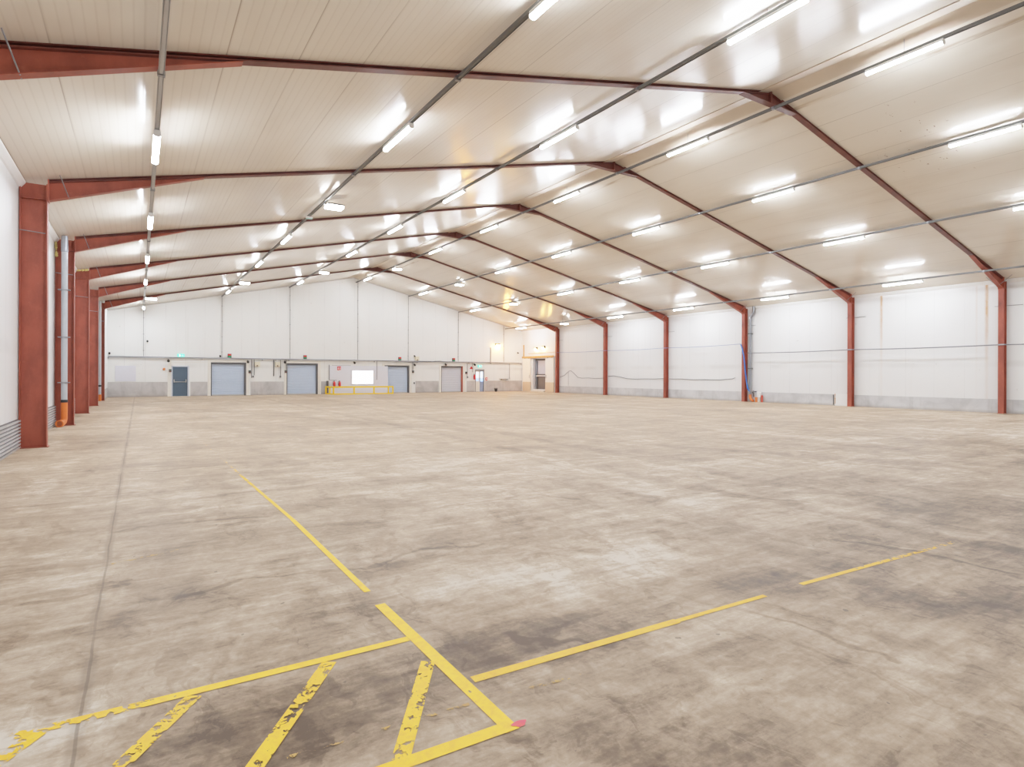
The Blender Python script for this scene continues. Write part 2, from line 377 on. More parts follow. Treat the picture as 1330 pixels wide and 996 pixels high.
struct(b.build('baseboard_left',[M['corr'],plain('painted groove shade',srgb(96,92,90),.7)]),'grey dado of horizontal ribs along the foot of the left wall','baseboard')
b=MB()
for a,c in ((YF,15.32),(16.25,33.3),(33.5,39.3)): b.box(XWR-.016,XWR-.001,a,c,0,.57)
for i in range(9): b.box(XWR-.034,XWR-.016,7.75+i*.16,7.83+i*.16,.01,.565)
b.box(29.545,29.559,39.75,GY0-.15,0,.60) if False else None
struct(b.build('baseboard_right',M['dadoR']),'grey concrete dado along the foot of the right wall','baseboard')
# eave trims and ridge flashing
b=MB(); b.prism([(XWL+.002,zc(XWL)-.01),(XWL+.10,zc(XWL+.1)-.012),(XWL+.10,zc(XWL)-.03),(XWL+.03,zc(XWL)-.12),(XWL+.002,zc(XWL)-.14)],'y',YF,39.5)
struct(b.build('trim_1',M['white']),'white angle trim where the left wall meets the ceiling','trim')
b=MB(); b.prism([(XWR-.002,zc(XWR)-.01),(XWR-.10,zc(XWR-.1)-.012),(XWR-.10,zc(XWR)-.02),(XWR-.03,zc(XWR)-.12),(XWR-.002,zc(XWR)-.14)],'y',YF,39.5)
struct(b.build('trim_2',M['white']),'white angle trim where the right wall meets the ceiling','trim')
b=MB(); d=.46
b.prism([(XR-d,zc(XR-d)-.022),(XR,ZTOP-.022),(XR+d,zc(XR+d)-.022),(XR+d,zc(XR+d)-.004),(XR,ZTOP-.004),(XR-d,zc(XR-d)-.004)],'y',YF,YB-.01)
struct(b.build('trim_3',M['beigecap']),'cream folded flashing along the ridge of the ceiling','trim')
b=MB()
for s in(-1,1):
    xe=-1.64 if s<0 else 29.54
    b.prism([(XR,ZTOP-.06),(xe,zc(xe)-.06),(xe,zc(xe)-.012),(XR,ZTOP-.012)],'y',YB-.03,YB-.002)
struct(b.build('trim_4',plain('grey gable trim',srgb(205,202,198),.4)),'thin grey trim along the sloping top of the gable end wall','trim')

# ------------------------------------------------------------------ red steel portals
ORD=['nearest','second','third','fourth','fifth','sixth']
HZ,HX=5.08,2.86                                   # haunch underside at the column, haunch length
def ibeam_col(x0,x1,y,ztop0,ztop1):
    b=MB(); w=.1
    lo,hi=min(x0,x1),max(x0,x1)
    zt=lambda x: zc(x)-.012
    b.prism([(lo,.012),(lo+.018,.012),(lo+.018,zt(lo)),(lo,zt(lo))],'y',y-w,y+w)
    b.prism([(hi-.018,.012),(hi,.012),(hi,zt(lo)),(hi-.018,zt(lo))],'y',y-w,y+w)
    b.prism([(lo+.018,.012),(hi-.018,.012),(hi-.018,zt(lo)),(lo+.018,zt(lo))],'y',y-.007,y+.007)
    return b
def build_portal():
    y=fy(0)
    t=thing('steel_portal','',"steel frame",(XLI,y,0),'red steel portal frames across the hall')
    for side in(-1,1):
        xi=XLI if side<0 else XRI; xo=-2.035 if side<0 else XWR-.04
        col=ibeam_col(xo,xi,y,0,0).build('column',M['red'],t)
        g=MB(); lo,hi=min(xo,xi)+.02,max(xo,xi)-.02
        for zz in (HZ,): 
            g.box(lo,hi,y-.09,y-.008,zz-.008,zz+.008); g.box(lo,hi,y+.008,y+.09,zz-.008,zz+.008)
        g.build('stiffener',M['red'],col)
        p=MB(); p.box(min(xo,xi)+.001,max(xo,xi)+(.03 if side<0 else 0),y-.13,y+.13,0,.012); p.build('base_plate',M['red'],col)
        r=MB()
        if side<0: r.tube([(-2.03,y-.104,4.41),(-1.62,y-.104,4.38)],.010,8)
        else: r.tube([(29.705,y-.62,4.38),(29.705,y+.30,4.38)],.012,8)
        r.build('tie_rod',M['galv'],col)
        # rafter
        xe=XR; b=MB()
        zt=lambda x: zc(x)-.004
        s=1 if side<0 else -1
        xh=xi+s*HX                                # haunch end
        w=.08
        b.prism([(xi,zt(xi)),(xe,zt(xe)),(xe,zr(xe)+.012),(xi,zr(xi)+.012)],'y',y-.006,y+.006)
        b.prism([(xi,zr(xi)),(xe,zr(xe)),(xe,zr(xe)+.014),(xi,zr(xi)+.014)],'y',y-w,y+w)
        b.prism([(xi,zt(xi)),(xe,zt(xe)),(xe,zt(xe)-.012),(xi,zt(xi)-.012)],'y',y-w,y+w)
        b.build('rafter',M['redr'],t)
        h=MB()
        h.prism([(xi,HZ),(xh,zr(xh)-.004),(xi,zr(xi)+.0)],'y',y-.006,y+.006)
        h.prism([(xi,HZ-.016),(xh,zr(xh)-.016),(xh,zr(xh)-.001),(xi,HZ)],'y',y-w,y+w)
        h.prism([(xi+s*.001,HZ-.03),(xi+s*.024,HZ-.03),(xi+s*.024,zt(xi)),(xi+s*.001,zt(xi))],'y',y-.105,y+.105)
        h.build('haunch',M['red'],t)
        f=MB(); xa=xi+s*.35
        f.tube([(xa,y-.05,HZ+.10),(xa-s*.12,y-.42,zc(xa-s*.12)-.02)],.010,8); f.tube([(xa,y+.05,HZ+.10),(xa-s*.12,y+.42,zc(xa-s*.12)-.02)],.010,8)
        f.build('fly_brace',M['galv'],t)
    a=MB(); dx=1.12; w=.08; zb=zr(XR+dx)-.012
    a.prism([(XR-dx,zb+.014),(XR+dx,zb+.014),(XR,zr(XR)+.014)],'y',y-.006,y+.006)
    a.prism([(XR-dx,zb),(XR+dx,zb),(XR+dx,zb+.014),(XR-dx,zb+.014)],'y',y-w-.01,y+w+.01)
    a.build('apex_haunch',M['redr'],t)
    e=MB(); e.box(XR-.025,XR+.025,y-.085,y+.085,zb+.014,ZTOP-.006); e.build('apex_plate',M['redr'],t)
    return t
portal=build_portal()
portal['label']='nearest red steel portal frame spanning the hall, left column outside the view'
portals=[portal]
for k in range(1,6):
    lb=['','second nearest red steel portal frame, its left column the closest in view','third nearest red steel portal frame, grey and orange downpipe at its left column',
        'fourth nearest red steel portal frame, yellow foam on top of its left column','fifth nearest red steel portal frame spanning the hall',
        'sixth and farthest red steel portal frame, next to the gable end wall'][k]
    portals.append(dup(portal,(XLI,fy(k),0),lb))
# yellow foam squeezed in at the tops of two left columns
def foam(k,segs,par):
    b=MB(); rnd=random.Random(k)
    for (x0,y0,z0,x1,y1,z1,n,r) in segs:
        for i in range(n):
            q=i/(n-1); rr=r*rnd.uniform(.6,1.2)
            p=Vector((x0+(x1-x0)*q,y0+(y1-y0)*q,z0+(z1-z0)*q))
            b.tube([p+Vector((0,0,-rr)),p+Vector((0,0,-rr*.6)),p,p+Vector((0,0,rr*.6)),p+Vector((0,0,rr))],[rr*.25,rr*.8,rr,rr*.8,rr*.25],7)
    o=b.build('foam_seal',M['foam'],par,smooth=True); o['label']='yellow expanding foam'
foam(2,[(-2.0,fy(2)-.14,4.9,-2.02,fy(2)-.16,5.36,9,.035)],portals[2])
foam(3,[(-2.0,fy(3)-.10,5.36,-1.64,fy(3)-.10,5.42,13,.04)],portals[3])

# ------------------------------------------------------------------ lighting trunking, battens, floods
TX=[.25,4.80,9.22,14.14,18.48,23.02,27.72]
TN=['trunking nearest the left wall','second trunking from the left wall','third trunking from the left wall','ridge trunking','third trunking from the right wall','second trunking from the right wall','trunking nearest the right wall']
def tz(x):
    z=zr(x)
    for xi,s in((XLI,1),(XRI,-1)):
        d=(x-xi)*s-.055
        if d<HX: z=min(z,HZ-.016+(zr(xi+s*HX)-HZ)*d/HX)
    if abs(x-XR)<1.12: z=zr(XR+1.12)-.012
    return z-.016
for i,x in enumerate(TX):
    zt=tz(x); t=thing('cable_trunking',"grey metal lighting "+TN[i]+(', running the length of the hall' if i!=3 else ', running under the ridge'),'trunking',(x,YF+.02,zt),'lighting trunking under the roof')
    b=MB(); w=.036
    b.prism([(x-w,zt),(x-w,zt-.062),(x-w+.006,zt-.062),(x-w+.006,zt-.012),(x+w-.006,zt-.012),(x+w-.006,zt-.062),(x+w,zt-.062),(x+w,zt)],'y',YF+.02,YB-.03)
    b.box(x-w+.012,x+w-.012,YF+.02,YB-.03,zt-.05,zt-.014)
    b.build('channel',plain('trunking painted sheen',srgb(176,176,176),.35,.3,.1,8) if i==0 else M['trunk'],t)  # leftmost channel coloured lighter, standing in for the light it reflects
    for k in range(6):
        c=MB(); c.box(x-w-.012,x+w+.012,fy(k)-.03,fy(k)+.03,zt-.070,zt-.002); c.build('clamp',M['galv'],t)
    for k in range(-1,6):
        yy=min(fy(k)+2.86,YB-.6); h=MB(); h.tube([(x,yy,zt-.001),(x,yy,zc(x)-.005)],.006,6)
        h.build('hanger',M['galv'],t)
# one batten and one flood, then copies
PB=(TX[0],fy(0)+2.86)
def batten(x,y):
    z=tz(x)-.062
    t=thing('batten_light','','light',(x,y,z),'LED battens under the lighting trunking')
    b=MB(); b.box(x-.05,x+.05,y-.775,y+.775,z-.064,z-.001); b.build('housing',M['white'],t)
    d=MB(); n=8; poly=[(x+.052,z-.0645)]+[(x+.052*math.cos(a),z-.085-.03*math.sin(a)) for a in [PI*j/n for j in range(n+1)]]+[(x-.052,z-.0645)]
    d.prism(poly,'y',y-.77,y+.77); d.build('diffuser',LED,t)
    for s in(-1,1):
        e=MB(); poly=[(x+.055,z-.045)]+[(x+.055*math.cos(a),z-.086-.032*math.sin(a)) for a in [PI*j/n for j in range(n+1)]]+[(x-.055,z-.045)]
        e.prism(poly,'y',y+s*.77-.012,y+s*.77+.012); e.build('end_cap',M['white'],t)
    return t
def flood(x,y):
    z=tz(x)-.06; xs=x+.30
    t=thing('floodlight','','light',(x,y,z),'square floodlights under the lighting trunking')
    b=MB(); b.box(xs-.27,xs+.27,y-.2,y+.2,z-.06,z-.035)
    for j in range(7): b.box(xs-.24,xs+.24,y-.18+j*.058,y-.168+j*.058,z-.036,z-.012)
    b.build('housing',M['cap'],t,bevel=.008)
    l=MB(); l.prism([(xs-.25,y-.18),(xs+.25,y-.18),(xs+.25,y+.18),(xs-.25,y+.18)],'z',z-.135,z-.06); l.build('lens',FLOOD,t)
    k=MB(); k.box(x-.02,xs-.1,y-.02,y+.02,z-.05,z-.035); k.box(x-.025,x+.025,y-.03,y+.03,z-.05,z-.002); k.build('bracket',M['galv'],t)
    return t
BT={0:[.5,1.5,2.5,3.5,5.5],1:[-.5,.5,2.4,3.4,5.28],2:[-.5,.5,1.5,2.4,3.4,5.28],3:[-.5,.5,1.5,2.5,3.5,5.42],4:[-.5,.5,1.5,2.5,3.45,5.38],5:[-.5,.5,1.5,2.43,3.4,5.38],6:[.5,1.5,2.5,3.5,5.44]}
def bayname(k):
    j=int(math.floor(k))
    if j<0: return 'in front of the nearest red frame'
    if j>=5: return 'beyond the farthest red frame'
    return 'between the %s and %s red frames'%(['nearest','second','third','fourth','fifth'][j],['','second','third','fourth','fifth','farthest'][j+1])
proto=None
for i in BT:
    for kk in BT[i]:
        y=fy(0)+BAY*kk-.12 if abs(kk*2-round(kk*2))<1e-6 else fy(0)+BAY*kk
        lb='LED batten on '+TN[i].replace('trunking nearest the','trunking nearest')+', '+bayname(kk)
        if proto is None: proto=batten(TX[i],y); proto['label']=lb
        else: dup(proto,(TX[i],y,tz(TX[i])-.062),lb)
pf=None
for i,y in ((1,18.3),(0,36.9),(1,36.5),(2,36.3),(3,36.9),(4,36.3),(5,36.4),(6,36.4)):
    lb=('square floodlight on the second trunking from the left wall, between second and third red frames' if y<20 else 'square floodlight on '+TN[i].replace('trunking nearest the','trunking nearest')+', between fifth and farthest red frames')
    if pf is None: pf=flood(TX[i],y); pf['label']=lb
    else: dup(pf,(TX[i],y,tz(TX[i])-.06),lb)
pe=None
for x,y,lb in ((TX[1],20.2,'small pale emergency light on second trunking from the left wall'),(TX[5],20.7,'small pale emergency light on second trunking from the right wall')):
    if pe is None:
        z=tz(x)-.064; pe=thing('emergency_light',lb,'light',(x,y,z),'emergency lights')
        b=MB(); b.box(x-.11,x+.11,y-.06,y+.06,z-.05,z); b.build('housing',M['white'],pe,bevel=.01)
        b=MB(); b.box(x-.1,x+.1,y-.05,y+.05,z-.075,z-.05); b.build('lens',plain('pale green lens',srgb(170,220,215),.3),pe,bevel=.01)
    else: dup(pe,(x,y,tz(x)-.064),lb)

# ------------------------------------------------------------------ gable end wall: vertical conduits, tray
VX=[.26,4.82,9.28,14.29,18.45,23.0,27.56]
for i,x in enumerate(VX):
    zt=zc(x)-.08
    t=thing('wall_conduit','thin vertical conduit on the gable wall, below the '+TN[i],'conduit',(x,YB,2.62),'vertical conduits on the gable end wall')
    b=MB(); b.box(x-.015,x+.015,YB-.04,YB-.012,2.62,zt); b.build('conduit',plain('pale grey conduit',srgb(150,150,150),.45,0,.1) if i==0 else bpy.data.materials['pale grey conduit'],t)
    j=0
    zz=3.0
    while zz<zt-.1:
        c=MB(); c.box(x-.035,x+.035,YB-.045,YB-.001,zz-.02,zz+.02); c.build('saddle',M['galv'],t); zz+=1.05
t=thing('cable_tray','long horizontal grey cable tray across the gable wall above the shutters','cable tray',(-1.6,YB,2.5))
b=MB(); b.box(-1.62,29.5,YB-.13,YB-.002,2.515,2.53); b.box(-1.62,29.5,YB-.13,YB-.118,2.53,2.61); b.build('tray',plain('pale grey tray',srgb(194,197,202),.45,0,.2,4),t)
b=MB()
pts=[(-1.6+i*.7,YB-.14-.02*math.sin(i*1.3),2.575+.014*math.sin(i*2.1)) for i in range(45)]
b.tube(pts,.018,6); b.build('cable',M['cablegrey'],t,smooth=True)
b=MB(); pts=[(17.3+i*.35,YB-.16,2.50+.07*abs(math.sin(i*.75))-.06*math.sin(i*.4)) for i in range(15)]; b.tube(pts,.022,6); b.build('cable',M['cablegrey'],t,smooth=True)
for x in (-1.6,3.6,7.4,8.3,9.2,15.6,19.2,24.0,26.2,29.4):
    b=MB(); b.box(x-.02,x+.02,YB-.132,YB-.001,2.45,2.515); b.build('bracket',M['galv'],t)

# ------------------------------------------------------------------ roller shutters
SHL=['blue grey roller shutter beside the dark fire door','blue grey roller shutter left of the yellow guard rail','blue grey roller shutter right of the bright window','silver roller shutter with a red right jamb, beside the glazed door']
for i,(a,c,z,mt) in enumerate(SH):
    t=thing('roller_shutter',SHL[i],'roller shutter',((a+c)/2,YB,0),'roller shutters in the gable end wall')
    b=MB(); zz=.0; poly=[(YB+.16,0.0)]
    p=.115; n=int((z-.02)/p)
    for j in range(n):
        z0=.02+j*p
        poly+=[(YB+.128,z0),(YB+.112,z0+p*.25),(YB+.108,z0+p*.55),(YB+.116,z0+p*.85),(YB+.128,z0+p*.93)]
    poly+=[(YB+.16,.02+n*p)]
    b.prism(poly,'x',a+.04,c-.1); b.build('curtain',M[mt],t)
    b=MB(); b.box(a+.04,c-.1,YB+.09,YB+.108,0,.08); b.build('bottom_rail',M['steel'],t)
    for x0,x1,m in((a,a+.06,'guide'),(c-.13,c,'guide' if i<3 else 'red')):
        b=MB(); b.box(x0+.002,x1-.002,YB-.01,YB+.2,.0,z-.004); b.build('guide',M[m],t)
    b=MB(); b.box(a+.06,c-.13,YB-.01,YB+.2,z-.13,z-.004); b.build('lintel',M['guide'],t)
    f=MB(); f.box(a-.17,a,YB-.04,YB-.001,0,z+.16); f.box(c,c+.19,YB-.04,YB-.001,0,z+.16); f.box(a,c,YB-.04,YB-.001,z,z+.16)
    f.build('surround',M['cream'],t,bevel=.006)
# dark fire door
a,c,z=D1
t=thing('door_1','','door',((a+c)/2,YB,0)); struct(t,'slate blue fire door with silver push bar under the green exit sign','door')
f=MB(); f.box(a,a+.07,YB-.02,YB+.12,0,z); f.box(c-.08,c,YB-.02,YB+.12,0,z); f.box(a,c,YB-.02,YB+.12,z-.07,z); f.build('door_frame',M['doorframe'],t)
f=MB(); f.box(1.60,1.82,YB-.04,YB-.001,0,2.42); f.box(3.96,4.0,YB-.03,YB-.001,0,2.0); f.box(1.82,3.97,YB-.03,YB-.001,2.24,2.27); f.build('surround',M['cream'],t)
l=MB(); l.box(a+.075,c-.085,YB+.03,YB+.08,.02,z-.075); l.build('leaf',M['doorblue'],t,bevel=.004)
h=MB(); h.box(a+.13,a+.18,YB-.06,YB+.03,.92,1.12); h.box(c-.2,c-.15,YB-.06,YB+.03,.92,1.12); h.tube([(a+.155,YB-.05,.96),(c-.175,YB-.05,.96)],.022,8); h.build('push_bar',M['steel'],t)
# glazed door
a,c,z=D2
t=thing('door_2','','door',((a+c)/2,YB,0)); struct(t,'narrow double door with blue lit panes beside the silver shutter','door')
f=MB(); f.box(a,a+.05,YB-.02,YB+.15,0,z); f.box(c-.05,c,YB-.02,YB+.15,0,z); f.box(a,c,YB-.05,YB+.15,z-.12,z); f.build('door_frame',M['galv'],t)
l=MB(); l.box(a+.05,a+.47,YB+.02,YB+.07,.02,z-.12); lf=l.build('leaf',M['cream'],t)
p=MB(); p.box(a+.10,a+.36,YB+.01,YB+.019,1.2,1.72); p.build('pane',M['panew'],lf)
p=MB(); p.box(a+.12,a+.34,YB+.01,YB+.019,.95,1.2); p.build('pane',M['pane'],lf)
l=MB(); l.box(a+.48,c-.05,YB+.05,YB+.1,.02,z-.12); lf=l.build('leaf',plain('blue grey leaf',srgb(140,156,186),.4),t)
p=MB(); p.box(a+.54,c-.1,YB+.04,YB+.049,1.18,1.76); p.build('pane',M['panew'],lf)
p=MB(); p.box(a+.54,c-.1,YB+.04,YB+.049,.9,1.16); p.build('pane',M['pane'],lf)
h=MB(); h.tube([(a+.455,YB-.01,.8),(a+.455,YB-.01,1.15)],.012,8); h.build('door_handle',M['steel'],t)

# ------------------------------------------------------------------ things on the gable end wall
def exit_sign(x,z,w,h,label):
    t=thing('exit_sign',label,'sign',(x,YB,z),'green exit signs')
    b=MB(); b.box(x-w/2,x+w/2,YB-.09,YB-.002,z,z+h); b.build('case',M['exitg'],t,bevel=.006)
    y0,y1=YB-.094,YB-.0905; s=h
    p=MB()
    def R(u0,u1,v0,v1): p.box(x+u0*w,x+u1*w,y0,y1,z+v0*h,z+v1*h)
    R(-.30,-.16,.12,.88)                              # doorway
    def stroke(u0,v0,u1,v1,r): p.tube([(x+u0*w,y0,z+v0*h),(x+u1*w,y0,z+v1*h)],r*h,6)
    stroke(-.02,.74,-.02,.84,.07); stroke(-.03,.66,-.05,.42,.06); stroke(-.05,.42,.02,.28,.045); stroke(.02,.28,.06,.12,.045); stroke(-.05,.42,-.10,.26,.045); stroke(-.10,.26,-.14,.22,.045); stroke(-.03,.62,.05,.52,.04); stroke(-.03,.62,-.10,.55,.04)
    R(.26,.30,.35,.85); p.add([(x+.20*w,y1,z+.42*h),(x+.36*w,y1,z+.42*h),(x+.28*w,y1,z+.14*h),(x+.20*w,y0,z+.42*h),(x+.36*w,y0,z+.42*h),(x+.28*w,y0,z+.14*h)],[(0,1,2),(5,4,3),(0,3,4,1),(1,4,5,2),(2,5,3,0)])
    p.build('pictogram',M['exitw'],t); return t
exit_sign(2.36,2.62,.40,.19,'green exit sign above the slate blue fire door')
exit_sign(25.1,2.12,.36,.20,'green exit sign above the narrow glazed door')
pt=None
for x,lb in ((5.29,'red and green dock light above the shutter nearest the fire door'),(10.34,'red and green dock light above the shutter left of the guard rail'),(17.72,'red and green dock light above the shutter right of the bright window'),(22.56,'red and green dock light above the silver shutter')):
    if pt is None:
        z=2.62; pt=thing('traffic_light',lb,'signal light',(x,YB,z),'red and green dock signal lights')
        b=MB(); b.box(x-.12,x+.12,YB-.10,YB-.002,z,z+.27); b.build('housing',M['cap'],pt,bevel=.01)
        for zz,m in((z+.195,'redp'),(z+.07,'green')):
            b=MB(); b.tube([(x,YB-.10,zz),(x,YB-.15,zz),(x,YB-.162,zz)],[.075,.072,.05],14); b.box(x-.1,x+.1,YB-.106,YB-.098,zz-.06,zz+.06); b.build('lens',M[m],pt,smooth=True)
    else: dup(pt,(x,YB,2.62),lb)
# motor boxes under / on the tray
pm=None
for x,z,lb in ((7.07,2.02,'beige motor box right of the shutter nearest the fire door'),(8.42,2.02,'beige motor box left of the second roller shutter'),(19.2,2.62,'beige motor box on top of the tray, right of the third shutter')):
    if pm is None:
        pm=thing('motor_box',lb,'control box',(x,YB,z),'beige motor boxes by the shutters')
        b=MB(); b.box(x-.17,x+.17,YB-.16,YB+.001,z,z+.34); b.build('case',M['beige'],pm,bevel=.02)
        b=MB(); b.tube([(x-.02,YB-.16,z+.06),(x-.02,YB-.20,z+.06)],.05,10); b.build('knob',M['brown'],pm)
    else:
        dup(pm,(x,YB,z),lb)
# switch boxes on the shutter jambs
ps=None
SWB=[(6.57,1.55,'dark switch box on the jamb right of the first roller shutter'),(8.98,1.58,'dark switch box on the jamb left of the second roller shutter'),(18.85,1.62,'dark switch box on the jamb right of the third roller shutter'),(23.75,1.55,'dark switch box on the jamb right of the silver shutter'),(1.92-.17,1.60,'dark switch box on the jamb left of the fire door')]
for x,z,lb in SWB:
    if ps is None:
        ps=thing('switch_box',lb,'control box',(x,YB-.04,z),'dark switch boxes on the shutter jambs')
        b=MB(); b.box(x-.075,x+.075,YB-.15,YB-.041,z,z+.2); b.build('case',M['cap'],ps,bevel=.01)
        for q,m in((.14,'green'),(.06,'redp')):
            b=MB(); b.tube([(x,YB-.15,z+q),(x,YB-.165,z+q)],.02,8); b.build('button',M[m],ps)
    else: dup(ps,(x,YB-.04,z),lb)
# low push stations
pu=None
for x,z,lb in ((6.80,1.24,'small grey push station at the end of a cable beside the first roller shutter'),(8.62,1.24,'small grey push station at the end of a cable left of the second roller shutter'),(18.97,.72,'small dark push station low on the post right of the third shutter'),(23.9,1.2,'small grey push station right of the silver shutter')):
    if pu is None:
        pu=thing('push_station',lb,'control box',(x,YB-.002,z),'small push stations')
        b=MB(); b.box(x-.05,x+.05,YB-.10,YB+.001,z,z+.14); b.build('case',M['cablegrey'],pu,bevel=.01)
        b=MB(); b.tube([(x,YB-.10,z+.08),(x,YB-.118,z+.08)],.025,8); b.build('button',M['cap'],pu)
    else: dup(pu,(x,YB-.002,z),lb)
# hanging cables
HC=[(6.69,1.22,'thin dark cable hanging from the tray just right of the first shutter'),(6.86,1.40,'thin dark cable hanging from the tray beside the left beige motor box'),(8.16,1.34,'thick dark cable hanging from the tray left of the second beige motor box'),(8.62,1.36,'thin dark cable hanging from the tray at the second beige motor box'),(8.99,1.80,'short dark cable dropping to the switch box left of the second shutter'),
 (15.8,1.06,'grey cable hanging beside the right edge of the bright window'),(18.82,1.84,'dark cable dropping to the switch box right of the third shutter'),(23.84,1.3,'dark cable hanging right of the silver shutter'),(24.36,1.7,'dark cable hanging left of the narrow glazed door'),(28.13,1.20,'grey cable dropping to the wall shelf')]
for x,z,lb in HC:
    b=MB(); r=.020 if 'thick' not in lb else .032
    b.tube([(x,YB-.100,2.513),(x+.01,YB-.098,(2.5+z)/2),(x,YB-.096,z)],r,8)
    if x>28: b.tube([(x,YB-.06,z),(x+.03,YB-.08,z-.02),(x+.06,YB-.06,z)],.03,8)
    tag(b.build('hanging_cable',M['cap'] if 'dark' in lb else M['cablegrey'],None,smooth=True),lb,'cable','cables hanging from the tray')
# cameras / sensors on the wall
pc=None
CAM=[(.47,3.62,'small dark camera high on the gable wall left of the exit sign'),(4.70,2.74,'small dark camera just left of the first red and green dock light'),(29.0,3.5,'small dark camera on the gable wall in the right corner'),(18.95,3.02,'small dark camera above the beige box on top of the tray'),(-1.55,2.80,'small dark camera at the left end of the cable tray')]
for x,z,lb in CAM:
    if pc is None:
        pc=thing('security_camera',lb,'camera',(x,YB,z),'small cameras on the gable wall')
        b=MB(); b.tube([(x,YB-.002,z),(x,YB-.10,z-.02)],.02,8); b.box(x-.035,x+.035,YB-.03,YB-.002,z-.16,z-.1); b.build('bracket',M['beige'],pc)
        b=MB(); b.tube([(x,YB-.08,z),(x,YB-.22,z-.05)],[.055,.06],10); b.build('body',M['black'],pc,smooth=True)
    else: dup(pc,(x,YB,z),lb)
pk=None
DL=[(1.64,2.36,'black dock lamp at the top left of the fire door surround'),(6.44,2.36,'black dock lamp at the top right of the first shutter'),(8.90,2.37,'black dock lamp at the top left of the second shutter'),(14.0,2.385,'black dock lamp under the tray above the bright window'),(18.97,2.28,'black dock lamp at the top right of the third shutter'),(21.75,2.34,'black dock lamp above the top left of the silver shutter'),(24.55,2.36,'black dock lamp above the left side of the glazed door')]
for x,z,lb in DL:
    if pk is None:
        pk=thing('dock_lamp',lb,'lamp',(x,YB-.04,z),'black dock lamps')
        b=MB(); b.box(x-.03,x+.03,YB-.14,YB-.039,z-.02,z+.10); b.build('bracket',M['cap'],pk)
        b=MB(); b.tube([(x,YB-.12,z+.04),(x,YB-.16,z+.0),(x,YB-.24,z-.04)],[.045,.075,.085],12); b.build('head',M['black'],pk,smooth=True)
    else: dup(pk,(x,YB if x in(14.0,18.97,24.55) else YB-.04,z),lb)
# amber sounder
t=thing('alarm_beacon','round amber alarm beacon on the gable wall left of the fire door','beacon',(1.40,YB,1.72))
b=MB(); b.tube([(1.40,YB+.001,1.80),(1.40,YB-.04,1.80)],.10,14); b.build('base',M['white'],t)
b=MB(); b.tube([(1.40,YB-.04,1.80),(1.40,YB-.10,1.80),(1.40,YB-.13,1.80)],[.085,.08,.04],14); b.build('lens',M['amber'],t,smooth=True)
# boards
b=MB(); b.box(-1.26,-.15,YB-.03,YB-.002,1.0,2.0); t=tag(b.build('notice_board',M['lilac'],None,bevel=.004),'faint lilac board on the gable wall near the left corner','board')
t=thing('cladding_panel','pale lilac cladding behind the yellow guard rail, carrying the bright window','wall panel',(14.4,YB,0))
b=MB(); b.box(12.14,12.62,YB-.062,YB-.042,1.06,2.14); b.box(12.62,13.75,YB-.062,YB-.042,.02,2.14); b.box(13.75,15.62,YB-.062,YB-.042,.02,.70); b.box(13.75,15.62,YB-.062,YB-.042,1.84,2.14); b.box(15.62,16.72,YB-.062,YB-.042,.02,2.14); b.box(12.14,12.62,YB-.062,YB-.042,.02,1.05)
b.build('sheet',M['lilac'],t)
b=MB(); b.box(12.08,12.13,YB-.07,YB-.042,1.06,2.2); b.box(12.10,12.66,YB-.072,YB-.0625,1.03,1.06); b.box(12.3,13.75,YB-.07,YB-.042,2.15,2.17); b.build('edge_strip',M['cablegrey'],t)
t=thing('window_1','','window',(14.69,YB,.72)); struct(t,'bright white window in the lilac cladding behind the guard rail','window')
b=MB(); x0,x1,z0,z1=13.76,15.61,.71,1.83
b.box(x0,x0+.10,YB-.075,YB-.002,z0,z1); b.box(x1-.10,x1,YB-.075,YB-.002,z0,z1); b.box(x0+.1,x1-.1,YB-.075,YB-.002,z0,z0+.05); b.box(x0+.1,x1-.1,YB-.075,YB-.002,z1-.05,z1); b.build('window_frame',M['lilac'],t)
b=MB(); b.box(x0+.1,x1-.1,YB-.04,YB-.03,z0+.05,z1-.05); b.build('pane',M['window'],t)
# fire sign, extinguishers
t=thing('fire_sign','red square fire sign on the lilac cladding above the extinguishers','sign',(12.84,YB-.05,1.80))
b=MB(); b.box(12.70,12.98,YB-.070,YB-.0625,1.80,2.08); b.build('plate',M['redp'],t)
b=MB()
b.box(12.755,12.805,YB-.074,YB-.0702,1.86,1.98); b.box(12.77,12.79,YB-.074,YB-.0702,1.98,2.02); b.box(12.79,12.83,YB-.074,YB-.0702,2.005,2.02); b.box(12.87,12.95,YB-.074,YB-.0702,1.97,2.00); b.box(12.87,12.95,YB-.074,YB-.0702,1.91,1.94)
b.prism([(12.86,1.82),(12.96,1.82),(12.93,1.87),(12.91,1.85),(12.89,1.89)],'y',YB-.074,YB-.0702); b.build('symbol',M['signw'],t)
px=None
EX=[(12.46,.52,YB-.0635,'left red fire extinguisher on the lilac cladding behind the guard rail'),(12.86,.52,YB-.0635,'right red fire extinguisher on the lilac cladding, beside the bright window'),(24.55,1.06,YB,'red fire extinguisher on the wall left of the glazed door')]
